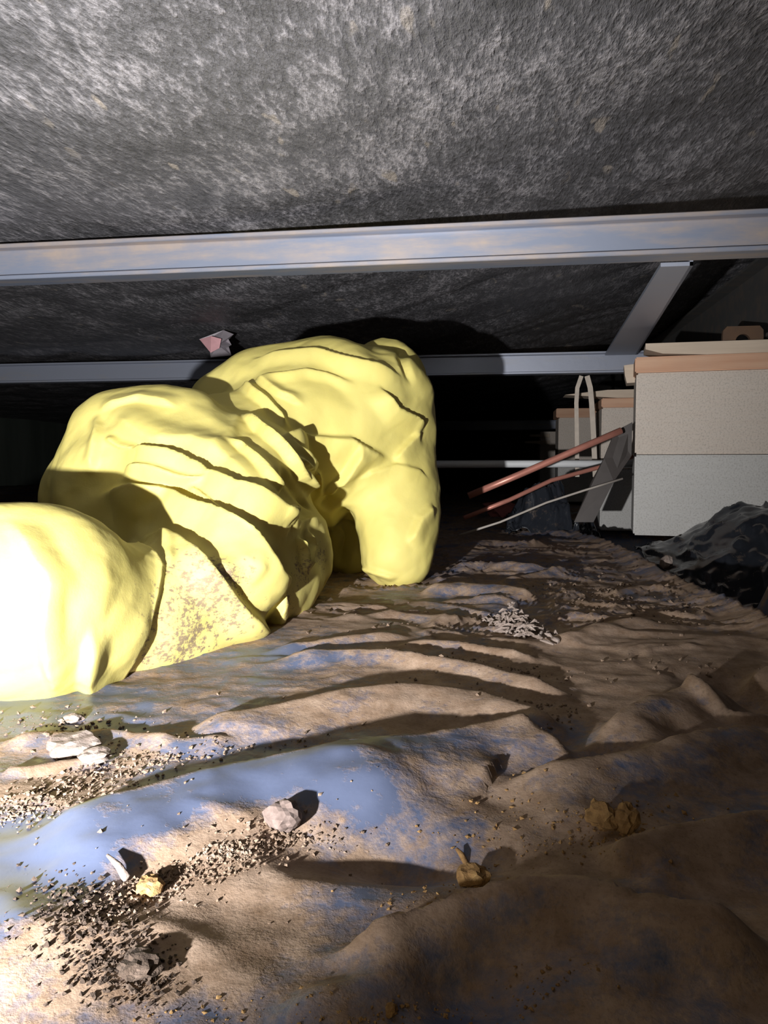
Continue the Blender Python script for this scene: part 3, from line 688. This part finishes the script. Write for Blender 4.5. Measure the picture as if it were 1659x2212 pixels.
# crest lines of the folds (pixels, from the left), height, gentle width, sharp width, sharp side U=above/left D=below/right
FOLDS = [
 ([(237,978),(321,978),(400,1003),(480,1044),(567,1085),(625,1121),(648,1160)], .017, .045, .010, 'U'),
 ([(200,1085),(255,1063),(350,1066),(420,1100),(490,1130),(538,1162),(575,1231),(601,1275),(616,1318),(612,1360)], .019, .045, .010, 'U'),
 ([(291,1156),(381,1182),(440,1225),(480,1268),(530,1325),(572,1362)], .013, .035, .012, 'U'),
 ([(407,1062),(432,1069),(484,1110)], .006, .012, .004, 'U'),
 ([(272,1018),(330,1022),(411,1045),(457,1052)], .010, .025, .007, 'U'),
 ([(225,946),(262,965),(312,974)], .009, .010, .005, 'D'),
 ([(210,890),(230,880),(300,864),(390,880)], .007, .030, .005, 'D'),
 ([(207,892),(214,925),(205,980),(196,1030)], .007, .020, .010, 'U'),
 ([(236,884),(280,925),(330,953),(411,957),(487,994),(560,1050)], .008, .045, .018, 'D'),
 ([(515,897),(560,930),(600,968),(640,1030),(668,1071)], .014, .020, .008, 'D'),
 ([(430,1000),(500,930),(513,895)], .006, .030, .03, 'U'),
 ([(481,951),(520,975),(560,1015),(600,1070)], .010, .028, .008, 'D'),
 ([(592,951),(616,944),(700,948),(754,951),(800,975),(849,998)], .014, .045, .007, 'U'),
 ([(849,998),(875,965),(906,930)], .008, .030, .008, 'U'),
 ([(535,779),(600,771),(670,769),(737,781),(812,798),(876,818)], .012, .032, .008, 'U'),
 ([(552,818),(575,832),(602,855),(660,875)], .008, .022, .006, 'D'),
 ([(552,818),(660,805),(700,812),(775,836)], .006, .020, .007, 'U'),
 ([(812,832),(849,882),(920,921)], .013, .035, .007, 'U'),
 ([(511,842),(530,838),(570,872),(619,930)], .012, .020, .010, 'D'),
 ([(616,946),(656,997),(687,1024),(697,1078)], .011, .012, .006, 'U'),
 ([(609,977),(640,1000),(667,1024),(672,1068)], .009, .014, .006, 'D'),
 ([(640,1000),(650,1040),(668,1075)], .006, .012, .006, 'D'),
 ([(775,960),(751,1014),(700,1081)], .013, .035, .007, 'D'),
 ([(765,1044),(798,1021),(856,1005),(906,1017),(930,1040)], .005, .035, .006, 'U'),
 ([(781,1223),(820,1235),(862,1250)], .006, .016, .006, 'U'),
 ([(640,1160),(655,1190),(662,1240)], .010, .016, .006, 'D'),
 ([(660,1140),(672,1180),(668,1240)], .010, .012, .006, 'U'),
 ([(580,1085),(640,1130),(690,1120)], .007, .020, .008, 'U'),
 ([(588,1290),(600,1330),(590,1380)], .010, .018, .008, 'D'),
 ([(256,1152),(319,1197),(347,1233),(335,1290),(312,1370),(277,1435),(240,1489)], .006, .050, .006, 'U'),
 ([(20,1120),(60,1205),(100,1265),(90,1311),(84,1365),(98,1432),(120,1501)], .010, .030, .007, 'D'),
 ([(208,1345),(192,1402),(178,1462),(180,1516)], .009, .030, .006, 'D'),
 ([(470,1240),(520,1215),(560,1240)], .006, .03, .02, 'U'),
 ([(360,1240),(358,1200),(350,1170)], .005, .012, .006, 'U'),
 ([(880,1180),(905,1120),(935,1090)], .008, .025, .01, 'U'),
]
VALLEYS = [([(736,1090),(748,1130),(740,1180),(728,1230)], .020, .022), ([(596,1010),(640,1066),(680,1110)], .008, .012), ([(690,1100),(705,1090),(740,1040)], .012, .02),
           ([(860,745),(880,800),(893,840)], .012, .014)]
disp = np.zeros(nv)
def field3(pts):
    pts = np.array(pts); L = np.linalg.norm(np.diff(pts, axis=0), axis=1); tot = L.sum(); s0 = 0
    lo = pts.min(0) - .07; hi = pts.max(0) + .07; idx = np.nonzero(((V > lo) & (V < hi)).all(1))[0]; W = V[idx]
    best = np.full(len(idx), 1e9); s = np.zeros(len(idx)); sid = np.zeros(len(idx)); pp, _ = project(pts)
    for k, (a, b_, l) in enumerate(zip(pts[:-1], pts[1:], L)):
        d = b_ - a; e = W - a; t = np.clip((e @ d) / (l * l), 0, 1); dist = np.linalg.norm(e - t[:, None] * d, axis=1); m = dist < best
        best[m] = dist[m]; s[m] = s0 + t[m] * l; s0 += l
        dp = pp[k + 1] - pp[k]; ee = VP[idx[m]] - pp[k]; sid[m] = dp[0] * ee[:, 1] - dp[1] * ee[:, 0]
    return idx, best, sid, np.minimum(s, tot - s) / tot
def dense(px):
    out = []
    for (a, b_), (c_, d_) in zip(px, px[1:]):
        k = max(2, int(math.hypot(c_ - a, d_ - b_) / 14))
        for i in range(k): out.append((a + (c_ - a) * i / k, b_ + (d_ - b_) * i / k))
    out.append(px[-1]); P = [tuple(surf(*q)) for q in out]
    keep = [P[0]]
    for q in P[1:]:
        if .002 < math.dist(q, keep[-1]) < .12: keep.append(q)
    return keep
for px, h, wg, wsh, sd in FOLDS:
    pts = dense(px)
    if len(pts) < 2: continue
    idx, d, sid, s = field3(pts)
    sharp = (sid < 0) if sd == 'U' else (sid > 0)
    prof = np.where(sharp, crest(d, wsh), .4 * crest(d, wg) + .6 * (.5 + .5 * np.cos(np.pi * np.clip(d / wg, 0, 1)))); disp[idx] += 1.3 * h * prof * sstep(0, .22, s)
for px, h, wd in VALLEYS:
    pts = dense(px); idx, d, sid, s = field3(pts); disp[idx] -= h * np.clip(1 - d / wd, 0, 1) ** 1.3 * sstep(0, .2, s)
# general crumple: facets stretched along the body
def facet(p):                                 # piecewise-linear noise: flat facets meeting in straight creases
    i = np.floor(p).astype(int); f = p - i; o = np.argsort(-f, axis=1); fs = np.take_along_axis(f, o, 1); c = i.copy(); rr = np.arange(len(p))
    v0 = T3[c[:, 0] & 63, c[:, 1] & 63, c[:, 2] & 63]; out = v0.copy(); prev = v0
    for k in range(3):
        c[rr, o[:, k]] += 1; v = T3[c[:, 0] & 63, c[:, 1] & 63, c[:, 2] & 63]; out += (v - prev) * fs[:, k]; prev = v
    return out
RQ = np.array(Euler((.7, .4, 1.1)).to_matrix()); ax = np.array([.75, .35, .45]); Q = (V - (V @ ax)[:, None] * ax * .5) @ RQ
Q = Q + .02 * np.stack([n3(Q * 7 + 3), n3(Q * 7 + 13), n3(Q * 7 + 33)], 1)
disp += .010 * (facet(Q * 15 + 9) - .5) + .0022 * (facet(Q * 52 + 2) - .5)
V2 = V + NO * disp[:, None]
body.vertices.foreach_set('co', V2.ravel().astype(np.float32)); body.update()
mudv = np.zeros(nv)
for x, y, r_, k in [(430,1290,.055,1.0),(400,1380,.06,1.0),(490,1250,.035,1.0),(350,1340,.05,.8),(480,1330,.05,.9),(380,1240,.035,.6),(330,1420,.04,.8),(560,1350,.04,.6),(600,1230,.03,.6),
                    (655,1230,.03,.9),(690,1210,.03,.9),(620,1300,.04,.7),(235,1370,.018,.5),(230,1190,.02,.4),(560,1200,.03,.35),(500,1170,.04,.3),(870,1230,.03,.2)]:
    p = np.array(surf(x, y)); mudv = np.maximum(mudv, k * np.exp(-(np.linalg.norm(V - p, axis=1) / r_) ** 2))
a = body.attributes.new('mud', 'FLOAT', 'POINT'); a.data.foreach_set('value', mudv.astype(np.float32))
body.name = 'coverall'; body.materials.clear()
person = empty('person', (-.35, 1.0, 0))
tag(person, 'person in a muddy yellow hooded coverall crawling away on hands and knees over the sheet', 'person')
cov = link('coverall', body, M_YEL, person, True); localise(cov, person)
sm_ = cov.modifiers.new('soften', 'SMOOTH'); sm_.factor = .5; sm_.iterations = 1
# glove with five fingers, boots, face
def skin_part(name, segs, mt, vox=.002):
    bm = bmesh.new()
    for a, ra, b_, rb in segs: cap(bm, Vector(a), ra, Vector(b_), rb)
    me = bpy.data.meshes.new('c'); bm.to_mesh(me); bm.free(); t = bpy.data.objects.new('t', me); COL.objects.link(t)
    m = t.modifiers.new('r', 'REMESH'); m.mode = 'VOXEL'; m.voxel_size = vox; m = t.modifiers.new('s', 'SMOOTH'); m.iterations = 6
    e = t.evaluated_get(bpy.context.evaluated_depsgraph_get()); me2 = bpy.data.meshes.new_from_object(e); bpy.data.objects.remove(t)
    o = link(name, me2, mt, person, True); localise(o, person); return o
for wr in (at(850, 1160, 1.52), at(740, 1150, 1.55)):
    w_ = Vector(wr); z = max(ground(w_.x, w_.y + .1), 0) + .016
    s = [(w_, .026, (w_.x, w_.y + .05, z + .02), .024)]
    for k, (dx, L_) in enumerate(((-.026, .060), (-.009, .072), (.009, .068), (.026, .052))):
        b0 = Vector((w_.x + dx * .8, w_.y + .07, z + .012)); k1 = b0 + Vector((dx * .25, L_ * .5, .010)); k2 = k1 + Vector((dx * .1, L_ * .45, -.014))
        s += [((w_.x + dx * .5, w_.y + .03, z + .012), .015, b0, .011), (b0, .0105, k1, .009), (k1, .009, k2, .0075)]
    t0 = Vector((w_.x - .028, w_.y + .03, z + .008)); t1 = t0 + Vector((-.024, .028, .002)); t2 = t1 + Vector((-.006, .026, -.004))
    s += [((w_.x - .01, w_.y + .02, z + .01), .015, t0, .013), (t0, .012, t1, .0105), (t1, .0105, t2, .008)]
    skin_part('glove', s, M_GLOVE)
for hx in (at(-330, 1330, .66), at(100, 1180, 1.18)):
    h_ = Vector(hx); s = [(h_, .045, h_ + Vector((-.09, -.01, -.02)), .042), (h_ + Vector((-.09, -.01, -.02)), .040, h_ + Vector((-.13, 0, -.075)), .030)]
    skin_part('boot', s, M_RUB, .004)
fc = at(822, 950, 1.48)
skin_part('face', [(fc, .070, fc + Vector((.012, .018, -.02)), .060), (fc + Vector((.04, .07, -.01)), .012, fc + Vector((.045, .082, -.022)), .010), (fc + Vector((.03, .055, -.055)), .018, fc + Vector((.035, .06, -.06)), .016)], M_SKIN, .003)
